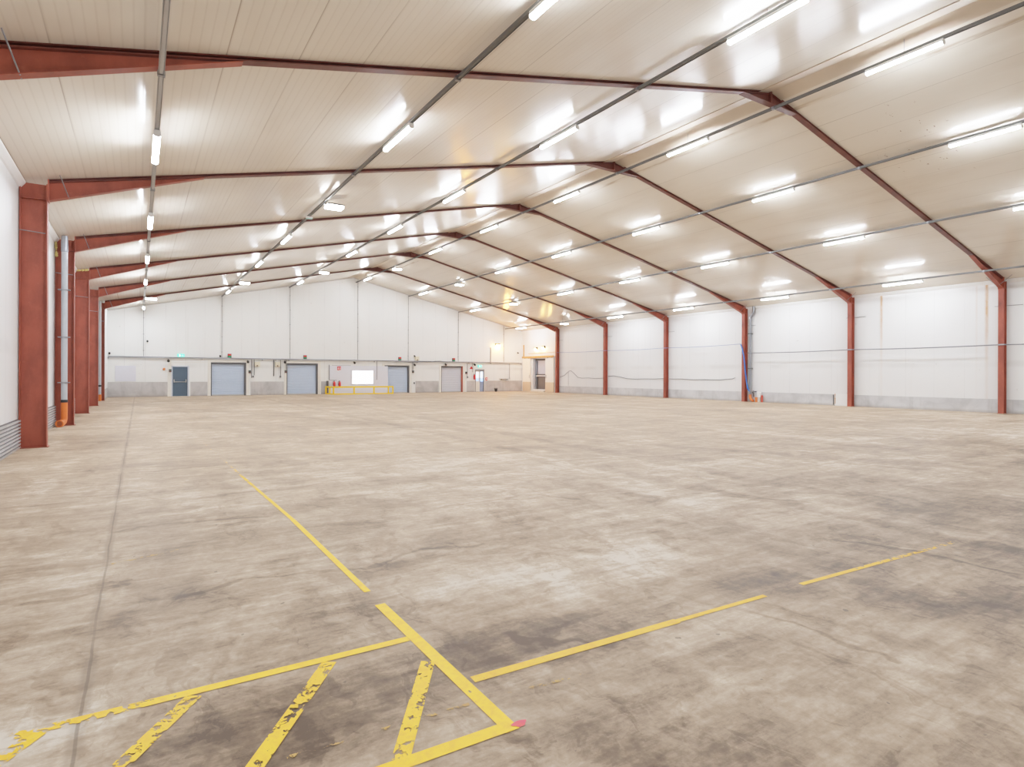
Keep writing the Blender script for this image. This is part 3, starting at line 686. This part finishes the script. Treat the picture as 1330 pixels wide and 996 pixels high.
for x,z,yw,lb in EX:
    if px is None:
        px=thing('fire_extinguisher',lb,'fire extinguisher',(x,yw,z),'red fire extinguishers')
        yc=yw-.11
        b=MB(); b.tube([(x,yc,z),(x,yc,z+.02),(x,yc,z+.34),(x,yc,z+.40),(x,yc,z+.43)],[.07,.085,.085,.06,.025],14); b.build('cylinder',M['redp'],px,smooth=True)
        b=MB(); b.tube([(x,yc,z+.43),(x,yc,z+.47)],.025,8); b.box(x-.09,x+.02,yc-.012,yc+.012,z+.47,z+.49); b.box(x-.09,x,yc-.012,yc+.012,z+.435,z+.45); b.build('valve',M['black'],px)
        b=MB(); b.tube([(x-.02,yc-.02,z+.45),(x-.13,yc-.02,z+.40),(x-.12,yc-.02,z+.24),(x-.10,yc-.02,z+.12)],.016,8); b.build('hose',M['black'],px,smooth=True)
        b=MB(); b.box(x-.05,x+.05,yw-.03,yw+.001,z+.05,z+.3); b.build('bracket',M['cap'],px)
    else: dup(px,(x,yw,z),lb)
# dark post, guard rail
t=thing('steel_post','short dark grey post at the left end of the yellow guard rail','post',(11.93,YB-.2,0))
b=MB(); b.box(11.86,12.0,YB-.25,YB-.13,.012,1.0); b.build('post',M['guide'],t,bevel=.01)
b=MB(); b.box(11.82,12.04,YB-.29,YB-.09,0,.012); b.build('base_plate',M['guide'],t)
t=thing('guard_rail','low yellow steel guard rail in front of the lilac cladding','barrier',(14.2,43.0,0))
A=(12.02,43.15); Bp=(16.5,42.95); Lb=(11.78,YB-.36)
def bar(p,q,z0,z1,w):
    d=Vector((q[0]-p[0],q[1]-p[1],0)).normalized(); nn=Vector((-d.y,d.x,0))*w
    P=[Vector((p[0],p[1],0))+nn,Vector((p[0],p[1],0))-nn,Vector((q[0],q[1],0))-nn,Vector((q[0],q[1],0))+nn]
    mb=MB(); mb.prism([(v.x,v.y) for v in P],'z',z0,z1); return mb
for p,q in((A,Bp),(A,Lb)):
    bar(p,q,.50,.605,.045).build('top_rail',M['yellow'],t); bar(p,q,.0,.085,.04).build('bottom_rail',M['yellow'],t)
def on(p,q,u): return (p[0]+(q[0]-p[0])*u,p[1]+(q[1]-p[1])*u)
for c in [on(A,Bp,u) for u in(0,.335,.67,.92,1)]+[on(A,Lb,u) for u in(.5,1)]:
    b=MB(); b.box(c[0]-.046,c[0]+.046,c[1]-.046,c[1]+.046,0,.606); b.build('post',M['yellow'],t,bevel=.004)
# call point, sign, shelf, bucket, cones of light
t=thing('call_point','small red call point right of the glazed door','call point',(25.78,YB,1.0))
b=MB(); b.box(25.68,25.88,YB-.06,YB-.002,1.0,1.24); b.build('case',M['redp'],t,bevel=.01)
b=MB(); b.box(25.73,25.83,YB-.066,YB-.0602,1.07,1.17); b.build('glass',M['signw'],t)
t=thing('warning_sign','small red triangular sign left of the glazed door','sign',(24.28,YB,1.98))
b=MB(); b.prism([(24.12,1.98),(24.44,1.98),(24.32,2.2),(24.24,2.2)],'y',YB-.02,YB-.002); b.build('plate',M['redp'],t)
t=thing('wall_shelf','narrow grey shelf on the gable wall near the right corner','shelf',(27.75,YB,1.05))
b=MB(); b.box(27.1,28.15,YB-.2,YB-.002,1.10,1.13); b.build('board',M['cablegrey'],t)
for x in(27.3,27.9):
    b=MB(); b.prism([(YB-.002,1.10),(YB-.18,1.10),(YB-.002,1.0)],'x',x-.012,x+.012); b.build('bracket',M['cap'],t)
t=thing('black_bucket','black bucket on the floor right of the glazed door','bucket',(26.55,44.3,0))
b=MB(); b.tube([(26.55,44.3,0),(26.55,44.3,.02),(26.55,44.3,.26),(26.55,44.3,.29)],[.10,.11,.15,.155],16); b.build('body',M['black'],t,smooth=True)
b=MB(); b.tube([(26.55+.155*math.cos(a),44.3-.10*math.sin(a)*0-.02,.27+.10*math.sin(a)) for a in [PI*j/8 for j in range(9)]],.008,6); b.build('handle',M['cap'],t,smooth=True)
# vertical conduit beside the warm lamp
b=MB(); b.box(26.17,26.22,YB-.05,YB-.002,2.6,3.9); tag(b.build('lamp_conduit',M['trunk']),'short vertical conduit left of the warm lamp on the gable wall','conduit')

# ------------------------------------------------------------------ warm wall lamps
def wall_pack(name,lab,base,nrm,w=.34,lm=None):
    t=thing(name,lab,'lamp',base,'warm wall lamps')
    bx,by,bz=base; n=Vector(nrm); s=Vector((-n.y,n.x,0))
    def P(a,d,z): return Vector(base)+s*a+n*d+Vector((0,0,z))
    def pr(poly,a0,a1,nm,m):
        vs=[P(a0,d,z) for d,z in poly]+[P(a1,d,z) for d,z in poly]; k=len(poly)
        b=MB(); b.add(vs,[tuple(range(k)),tuple(range(2*k-1,k-1,-1))]+[(i,k+i,k+(i+1)%k,(i+1)%k) for i in range(k)]); return b.build(nm,m,t)
    pr([(.003,.0),(.05,.0),(.20,.16),(.20,.24),(.003,.28)],-w/2,w/2,'housing',M['cap'])
    pr([(.052,-.002),(.19,-.05),(.225,.06),(.203,.155)],-w/2+.02,w/2-.02,'lens',lm or WARM)
    return t
wall_pack('wall_lamp','warm glowing wall lamp on the gable wall near the right corner',(26.9,YB,4.0),(0,-1,0),.42)
wall_pack('wall_lamp','warm glowing wall lamp above the right part of the sliding door gap',(29.56,41.2,3.74),(-1,0,0),.26,WARM2)
wall_pack('wall_lamp','warm glowing wall lamp above the left part of the sliding door gap',(29.56,42.3,3.66),(-1,0,0),.22,WARM2)

# ------------------------------------------------------------------ sliding doors and lift gate in the last bay of the right wall
XS=29.56
DADO=plain('beige door foot',srgb(214,190,162),.55,0,.12,2)
for (y0,y1,lb) in ((43.2,44.42,'left cream sliding door leaf beside the gap in the right wall'),(39.72,40.9,'right cream sliding door leaf, next to the farthest red column')):
    t=thing('sliding_door',lb,'door',(XS-.06,(y0+y1)/2,.03),'cream sliding door leaves')
    b=MB(); b.box(XS-.11,XS-.03,y0,y1,.86,2.95); b.build('panel',plain('cream door panel',srgb(238,232,222),.4,0,.04) if 'cream door panel' not in bpy.data.materials else bpy.data.materials['cream door panel'],t,bevel=.006)
    b=MB(); b.box(XS-.115,XS-.03,y0,y1,.03,.86); b.build('kick_plate',DADO,t)
    b=MB(); yh=y0+.12 if y0>42 else y1-.12
    b.box(XS-.15,XS-.115,yh-.02,yh+.02,1.2,1.5); b.build('handle',M['steel'],t)
    b=MB()
    for q in(.25,.75):
        yq=y0+(y1-y0)*q; b.box(XS-.09,XS-.05,yq-.03,yq+.03,2.95,3.055)
    b.build('hanger',M['cap'],t)
t=thing('door_track','rusty cream door track above the sliding door gap','track',(XS,42.0,3.0))
b=MB(); b.box(XS-.12,XS-.002,39.7,44.5,3.06,3.10); b.box(XS-.14,XS-.12,39.7,44.5,2.98,3.14); b.build('rail',M['rust'],t)
b=MB(); b.box(XS-.06,XS-.002,44.32,44.42,3.14,4.2); b.build('upright',M['rust'],t)
b=MB(); b.tube([(XS-.03,39.7,3.42),(XS-.03,42.0,3.40),(XS-.03,43.6,3.38)],.02,6); b.build('conduit',M['rust'],t)
t=thing('lift_gate','grey loading gate standing half raised in the sliding door gap','gate',(XS+.3,41.96,GZ0))
for y0,y1 in((GY0+.002,GY0+.10),(GY1-.14,GY1-.002)):
    b=MB(); b.box(XS+.10,XS+.24,y0,y1,GZ0,GZ1-.002); b.build('side_post',M['gate'],t)
b=MB(); b.box(XS+.30,XS+.36,GY0+.1,GY1-.14,1.56,GZ1-.06); b.build('upper_panel',plain('pale gate panel',srgb(186,190,204),.45,0,.04),t)
b=MB(); b.box(XS+.22,XS+.30,GY0+.1,GY1-.14,1.47,1.57); b.build('cross_rail',M['guide'],t)
b=MB(); b.box(XS+.2,XS+.30,GY0+.1,GY1-.14,1.37,1.43); b.build('cross_rail',M['signw'],t)
b=MB(); b.box(XS+.24,XS+.30,GY0+.1,GY1-.14,GZ1-.14,GZ1-.004); b.build('top_rail',M['guide'],t)
b=MB(); b.box(XS+.34,XS+.38,GY0+.1,GY1-.14,GZ0+.02,1.36); b.build('lower_panel',M['mesh'],t)
b=MB(); b.tube([(XS+.26,42.62,GZ0),(XS+.26,42.62,2.74)],.035,8); b.box(XS+.24,XS+.34,41.25,41.40,1.2,1.36); b.build('lock_bar',M['cap'],t)
b=MB(); b.box(XS-.25,XS-.005,GY0+.02,GY1-.02,0,.12); tag(b.build('threshold_step',M['sill'],None,bevel=.01),'pale concrete step in front of the loading gate','step')

# ------------------------------------------------------------------ downpipes
def ell(b,p0,p1,p2,r,n=6):
    pts=[]
    for i in range(n+1):
        q=i/n; pts.append((1-q)**2*Vector(p0)+2*q*(1-q)*Vector(p1)+q*q*Vector(p2))
    return pts
x,y=-1.795,21.02
t=thing('downpipe','grey downpipe with orange foot at the left column of the third red frame','pipe',(x,y,0),'downpipes at the side walls')
b=MB(); zt=zc(x)-.02; b.tube([(x,y,.74),(x,y,5.0)],.075,16); b.build('pipe',M['pipe'],t,smooth=True)
b=MB(); b.tube([(x,y,4.98),(x,y,5.02),(x,y,5.2),(x,y,zt)],[.082,.088,.088,.078],16); b.build('top_sleeve',plain('shiny grey sleeve',srgb(168,174,186),.25,.5,.06),t,smooth=True)
b=MB(); b.tube([(x,y,.68),(x,y,.76)],.086,16); b.build('coupling',M['black'],t,smooth=True)
b=MB(); pts=[Vector((x,y,.68)),Vector((x,y,.30))]+ell(None,(x,y,.25),(x,y,.10),(x-.05,y-.20,.10),.08); b.tube(pts,.08,16)
b.tube([(x-.055,y-.20,.10),(x-.08,y-.36,.10)],.098,16); o=b.build('drain_bend',M['orange'],t,smooth=True)
b=MB(); b.tube([(x-.081,y-.362,.10),(x-.0815,y-.364,.10)],.075,14); b.build('drain_mouth',plain('dark orange',srgb(150,72,40),.6),o)
for zz in(1.25,2.55,3.9):
    b=MB(); b.box(x-.15,x+.13,y-.085,y+.09,zz-.012,zz+.012); b.build('pipe_clip',M['galv'],t)
x,y=-1.79,39.02
t=thing('downpipe','grey downpipe with orange foot at the left column of the farthest red frame','pipe',(x,y,0),'downpipes at the side walls')
b=MB(); b.tube([(x,y,.86),(x,y,zc(x)-.02)],.07,14); b.build('pipe',M['pipe'],t,smooth=True)
b=MB(); b.tube([(x,y,.78),(x,y,.88)],.082,14); b.build('coupling',M['black'],t,smooth=True)
b=MB(); b.tube([(x,y,.36),(x,y,.78)],.07,14); b.build('lower_pipe',M['pipe'],t,smooth=True)
b=MB(); b.tube([(x,y,0),(x,y,.36)],.082,14); b.build('drain_socket',M['orange'],t,smooth=True)
x,y=29.62,21.02
t=thing('downpipe','silver downpipe with swan-neck top at the right column of the third red frame','pipe',(x,y,0),'downpipes at the side walls')
b=MB(); b.tube([(x,20.82,zc(x)-.02),(x,20.82,5.15),(x,20.84,5.05),(x,20.95,4.93),(x,21.03,4.84),(x,21.03,4.7)],.075,14); b.build('swan_neck',M['galv'],t,smooth=True)
b=MB(); b.tube([(x,21.03,4.72),(x,21.03,.42)],.066,14); b.build('pipe',plain('darker grey pipe',srgb(138,142,148),.35,.2,.1,5),t,smooth=True)
for zz in(3.9,1.9):
    b=MB(); b.box(x-.09,x+.11,20.93,21.12,zz-.02,zz+.02); b.build('pipe_clip',M['cap'],t)
b=MB(); b.tube([(x,21.03,.42),(x,21.03,.28),(x-.02,20.98,.18),(x-.05,20.86,.08),(x-.06,20.78,.065)],[.078,.078,.075,.07,.065],14); b.build('drain_bend',M['orange'],t,smooth=True)
# clutter at its foot
t=thing('drain_stub','short orange drain stub standing on the floor beside the silver downpipe','pipe',(29.62,20.62,0))
b=MB(); b.tube([(29.62,20.62,0),(29.62,20.62,.24)],.07,14); b.tube([(29.62,20.62,.18),(29.62,20.62,.27)],.085,14); b.build('pipe',M['orange'],t,smooth=True)
t=thing('water_can','white plastic canister leaning at the wall beside the silver downpipe','canister',(29.6,20.44,.0))
b=MB(); b.box(29.53,29.69,20.33,20.54,.27,.58); b.build('body',M['white'],t,bevel=.03)
b=MB(); b.tube([(29.61,20.48,.58),(29.61,20.48,.64)],.03,10); b.build('cap',M['white'],t)
b=MB(); b.box(29.55,29.67,20.36,20.50,.0,.27); b.build('stand',M['sill'],t)
b=MB(); b.tube([(29.62,20.27,0),(29.62,20.27,.37),(29.62,20.27,.40)],[.05,.05,.02],12); tag(b.build('marker_post',plain('faded red',srgb(206,74,52),.5),None,smooth=True),'short faded red post standing right of the white canister','post')
b=MB(); b.tube([(29.58,20.86,.5),(29.60,20.80,.62),(29.62,20.70,.58),(29.60,20.62,.60)],.03,8); b.tube([(29.60,20.8,.55),(29.6,20.78,.28)],.035,8); tag(b.build('hose_coupling',M['cap'],None,smooth=True),'dark hose coupling lying behind the white canister','coupling')
# blue hose and the cables along the right wall
def sag(p,q,n,s): return [(p[0]+(q[0]-p[0])*i/n,p[1]+(q[1]-p[1])*i/n,p[2]+(q[2]-p[2])*i/n-s*math.sin(PI*i/n)) for i in range(n+1)]
XCB=29.42
pts=[]
yk=[39.2]+[fy(4),fy(3)]+[fy(2)+.16]
zk=[3.36,3.33,3.31,3.33]
for i in range(3): pts+=sag((XCB,yk[i],zk[i]),(XCB,yk[i+1],zk[i+1]),8,.04)[(1 if i else 0):]
b=MB(); b.tube(pts,.018,6); tag(b.build('wall_cable',M['cableblue'],None,smooth=True),'thin blue grey cable strung across the far right columns at head height','cable')
b=MB(); pts=[(29.42,21.52,3.32),(29.40,21.42,3.1),(29.38,21.28,2.6),(29.38,21.2,1.8),(29.40,21.12,1.2),(29.42,21.06,.75)]; b.tube(pts,.03,8); b.tube([(q[0]-.03,q[1]-.05,q[2]-.05) for q in pts[1:]],.02,8); b.tube([(29.42,21.08,1.0),(29.40,21.0,.7),(29.46,20.95,.6)],.035,8)
tag(b.build('blue_hose',M['hose'],None,smooth=True),'bright blue hose hanging down the right column of the third red frame','hose')
pts=[]
yk=[21.1,fy(1),fy(0),3.0]; zk=[2.79,2.79,2.79,2.79]
for i in range(3): pts+=sag((XCB,yk[i],zk[i]),(XCB,yk[i+1],zk[i+1]),8,.03)[(1 if i else 0):]
t=thing('wall_conduit','grey conduit run across the near right columns at mid height','conduit',(XCB,9.37,2.79))
b=MB(); b.tube(pts,.024,8); b.build('conduit',M['cablegrey'],t,smooth=True)
for yy in(fy(1),fy(0)):
    b=MB(); b.box(XCB-.03,XRI-.001,yy-.11,yy+.11,2.77,2.82); b.build('saddle',M['galv'],t)
LC=[([(39.2,1.30),(38.6,1.45),(38.0,1.80),(37.7,1.84),(37.3,1.62),(36.8,1.30),(36.3,1.24),(35.5,1.27),(34.6,1.22),(33.6,1.27)],'loose grey cable with a high hump on the right wall, beside the farthest column'),
    ([(33.2,1.40),(32.6,1.44),(32.0,1.38),(31.2,1.24),(30.4,1.22),(29.4,1.25),(28.6,1.24),(27.6,1.28)],'loose grey cable along the right wall between fourth and fifth red frames'),
    ([(27.2,1.26),(26.2,1.27),(25.2,1.22),(24.2,1.24),(23.2,1.22),(22.7,1.28),(22.3,1.30),(22.1,1.38)],'loose grey cable with an upturned end, right wall between third and fourth red frames')]
for ps_,lb in LC:
    b=MB(); b.tube([(XWR-.03,y,z) for y,z in ps_],.018,6); tag(b.build('loose_cable',M['cablegrey'],None,smooth=True),lb,'cable','loose cables along the right wall')
b=MB(); b.tube([(XWR-.03,38.05,1.74),(XWR-.03,38.05,.62)],.010,6); tag(b.build('drop_cable',M['cablegrey'],None,smooth=True),'thin cable dropping from the humped loose cable to the dado','cable')
# white patch panel next to the second right column
t=thing('wall_patch','white sheet patch on the foot of the right wall beside the second column','wall panel',(XWR,15.85,0))
b=MB(); b.box(XWR-.03,XWR-.002,15.48,16.2,0,.6); b.build('sheet',M['white'],t)
b=MB(); rnd=random.Random(3)
for i in range(9):
    z=.12+i*.06; r=rnd.uniform(.018,.034); b.tube([(XWR-.035,16.21,z-r),(XWR-.035,16.21,z),(XWR-.035,16.21,z+r)],[r*.3,r,r*.3],6)
b.build('foam_seal',M['rust'],t,smooth=True)
b=MB(); b.tube([(XWR-.025,16.3,.04),(XWR-.025,16.31,.55)],.02,6); b.build('gap_strip',M['cap'],t)

# ------------------------------------------------------------------ painted floor lines
ZP=.0025
def strip(name,pts,w,mat,label,group='yellow painted floor lines',z=ZP):
    b=MB()
    for seg in pts:
        p,q=Vector((*seg[0],0)),Vector((*seg[1],0)); d=(q-p).normalized(); nn=Vector((-d.y,d.x,0))*(seg[2] if len(seg)>2 else w)/2
        n=max(1,int((q-p).length/.5))
        for i in range(n):
            a=p+(q-p)*i/n; c=p+(q-p)*(i+1)/n
            b.quad((a+nn)+Vector((0,0,z)),(a-nn)+Vector((0,0,z)),(c-nn)+Vector((0,0,z)),(c+nn)+Vector((0,0,z)))
    return tag(b.build(name,M[mat]),label,'floor marking',group,'thing')
strip('painted_line',[((1.355,2.11),(1.35,3.74))],.07,'paint','thick yellow line with the box corner, nearest part of the long lengthwise line')
strip('painted_line',[((1.355,4.0),(1.36,6.4),.048),((1.36,6.4),(1.29,9.8),.042),((1.29,9.8),(1.21,14.5),.04)],.05,'paintL1','thin fading yellow line running away down the hall')
strip('painted_line',[((1.41,2.57),(2.82,2.51)),((2.82,2.51),(3.66,2.475),.04),((4.08,2.47),(6.3,2.35),.042)],.06,'paintL2','long yellow crosswise line branching to the right, broken by a stain')
strip('painted_line',[((1.36,2.145),(.55,2.17))],.07,'paint','near edge line of the hatched yellow box',z=ZP+.001)
strip('painted_line',[((1.315,3.165),(-.75,3.20))],.06,'paintL4','far edge line of the hatched yellow box, broken up towards the left',z=ZP+.0005)
strip('painted_line',[((1.30,2.86),(.86,2.16))],.075,'paintw','first diagonal hatch stroke from the box corner',z=ZP+.0012)
strip('painted_line',[((.855,3.13),(.20,2.18))],.075,'paintw','second diagonal hatch stroke, faded in its lower half',z=ZP+.0012)
strip('painted_line',[((.225,3.14),(-.42,2.20))],.075,'paintw3','third diagonal hatch stroke, worn through below its top',z=ZP+.0012)
strip('painted_line',[((-.355,3.17),(-.75,2.60))],.075,'paintw3','leftmost diagonal hatch stroke at the edge of the picture',z=ZP+.0012)
strip('painted_line',[((.5,2.44),(1.33,2.385)),((1.39,2.38),(1.95,2.31))],.022,'paintfaint','faint thin yellow ghost line crossing the hatched box',z=ZP+.0004)
strip('painted_line',[((-.18,5.66),(.30,5.82))],.04,'paintfaint','faint yellow dash beside the slab joint')
b=MB(); c=(1.405,2.135); b.add([(c[0]+.035*math.cos(a)*(1+.3*math.sin(3*a)),c[1]+.022*math.sin(a),ZP+.0015) for a in [2*PI*j/14 for j in range(14)]],[tuple(range(14))]); tag(b.build('paint_dab',M['paintred']),'small red paint dab at the corner of the yellow box','floor marking',None,'thing')

# ------------------------------------------------------------------ lamps of the bays behind the camera
def area(x,y,e):
    l=bpy.data.lights.new('batten lamp','AREA'); l.shape='RECTANGLE'; l.size=.1; l.size_y=1.55; l.energy=e; l.color=(.91,.975,1.0)
    o=bpy.data.objects.new('batten lamp',l); C.objects.link(o); o.location=(x,y,tz(x)-.18)
for k in(-1.5,-2.5):
    for x in TX: area(x,fy(0)+BAY*k-.12,60)
for x in(TX[0],TX[6]): area(x,fy(0)-BAY*.5-.12,60)

w=bpy.data.worlds.new('World'); bpy.context.scene.world=w; w.use_nodes=True
w.node_tree.nodes['Background'].inputs[0].default_value=(.9,.92,1,1); w.node_tree.nodes['Background'].inputs[1].default_value=.3

# ------------------------------------------------------------------ camera
cd=bpy.data.cameras.new('Camera'); cam=bpy.data.objects.new('Camera',cd); C.objects.link(cam)
cd.sensor_fit='HORIZONTAL'; cd.sensor_width=36; cd.lens=760.99/1330*36; cd.shift_y=-(498-486.15)/1330
cd.clip_start=.05; cd.clip_end=200
cam.matrix_world=Matrix.Translation((0,0,CAMH)) @ Matrix.Rotation(-.5673,4,'Z') @ Matrix.Rotation(PI/2,4,'X') @ Matrix.Rotation(.0032,4,'Z')
S=bpy.context.scene; S.camera=cam
S.view_settings.view_transform='Standard'; S.view_settings.look='None'; S.view_settings.exposure=0; S.view_settings.gamma=1
# gentle highlight shoulder, like the exposure-blended photograph
S.view_settings.use_curve_mapping=True; cm=S.view_settings.curve_mapping; cm.white_level=(4,4,4); cm.use_clip=False; cm.extend='HORIZONTAL'
cv=cm.curves[3]; TM=1.9
for q in (.06,.13,.2,.3,.42,.56,.72,.9,1.1,1.35,1.7,2.1,2.6,3.2):
    cv.points.new(q/4,(1-math.exp(-TM*q))/(1-math.exp(-TM*4)))
cm.update()
S.cycles.max_bounces=10; S.cycles.diffuse_bounces=6; S.cycles.glossy_bounces=3; S.cycles.transparent_max_bounces=8
S.cycles.use_denoising=True; S.cycles.sample_clamp_indirect=8; S.cycles.caustics_reflective=False; S.cycles.caustics_refractive=False
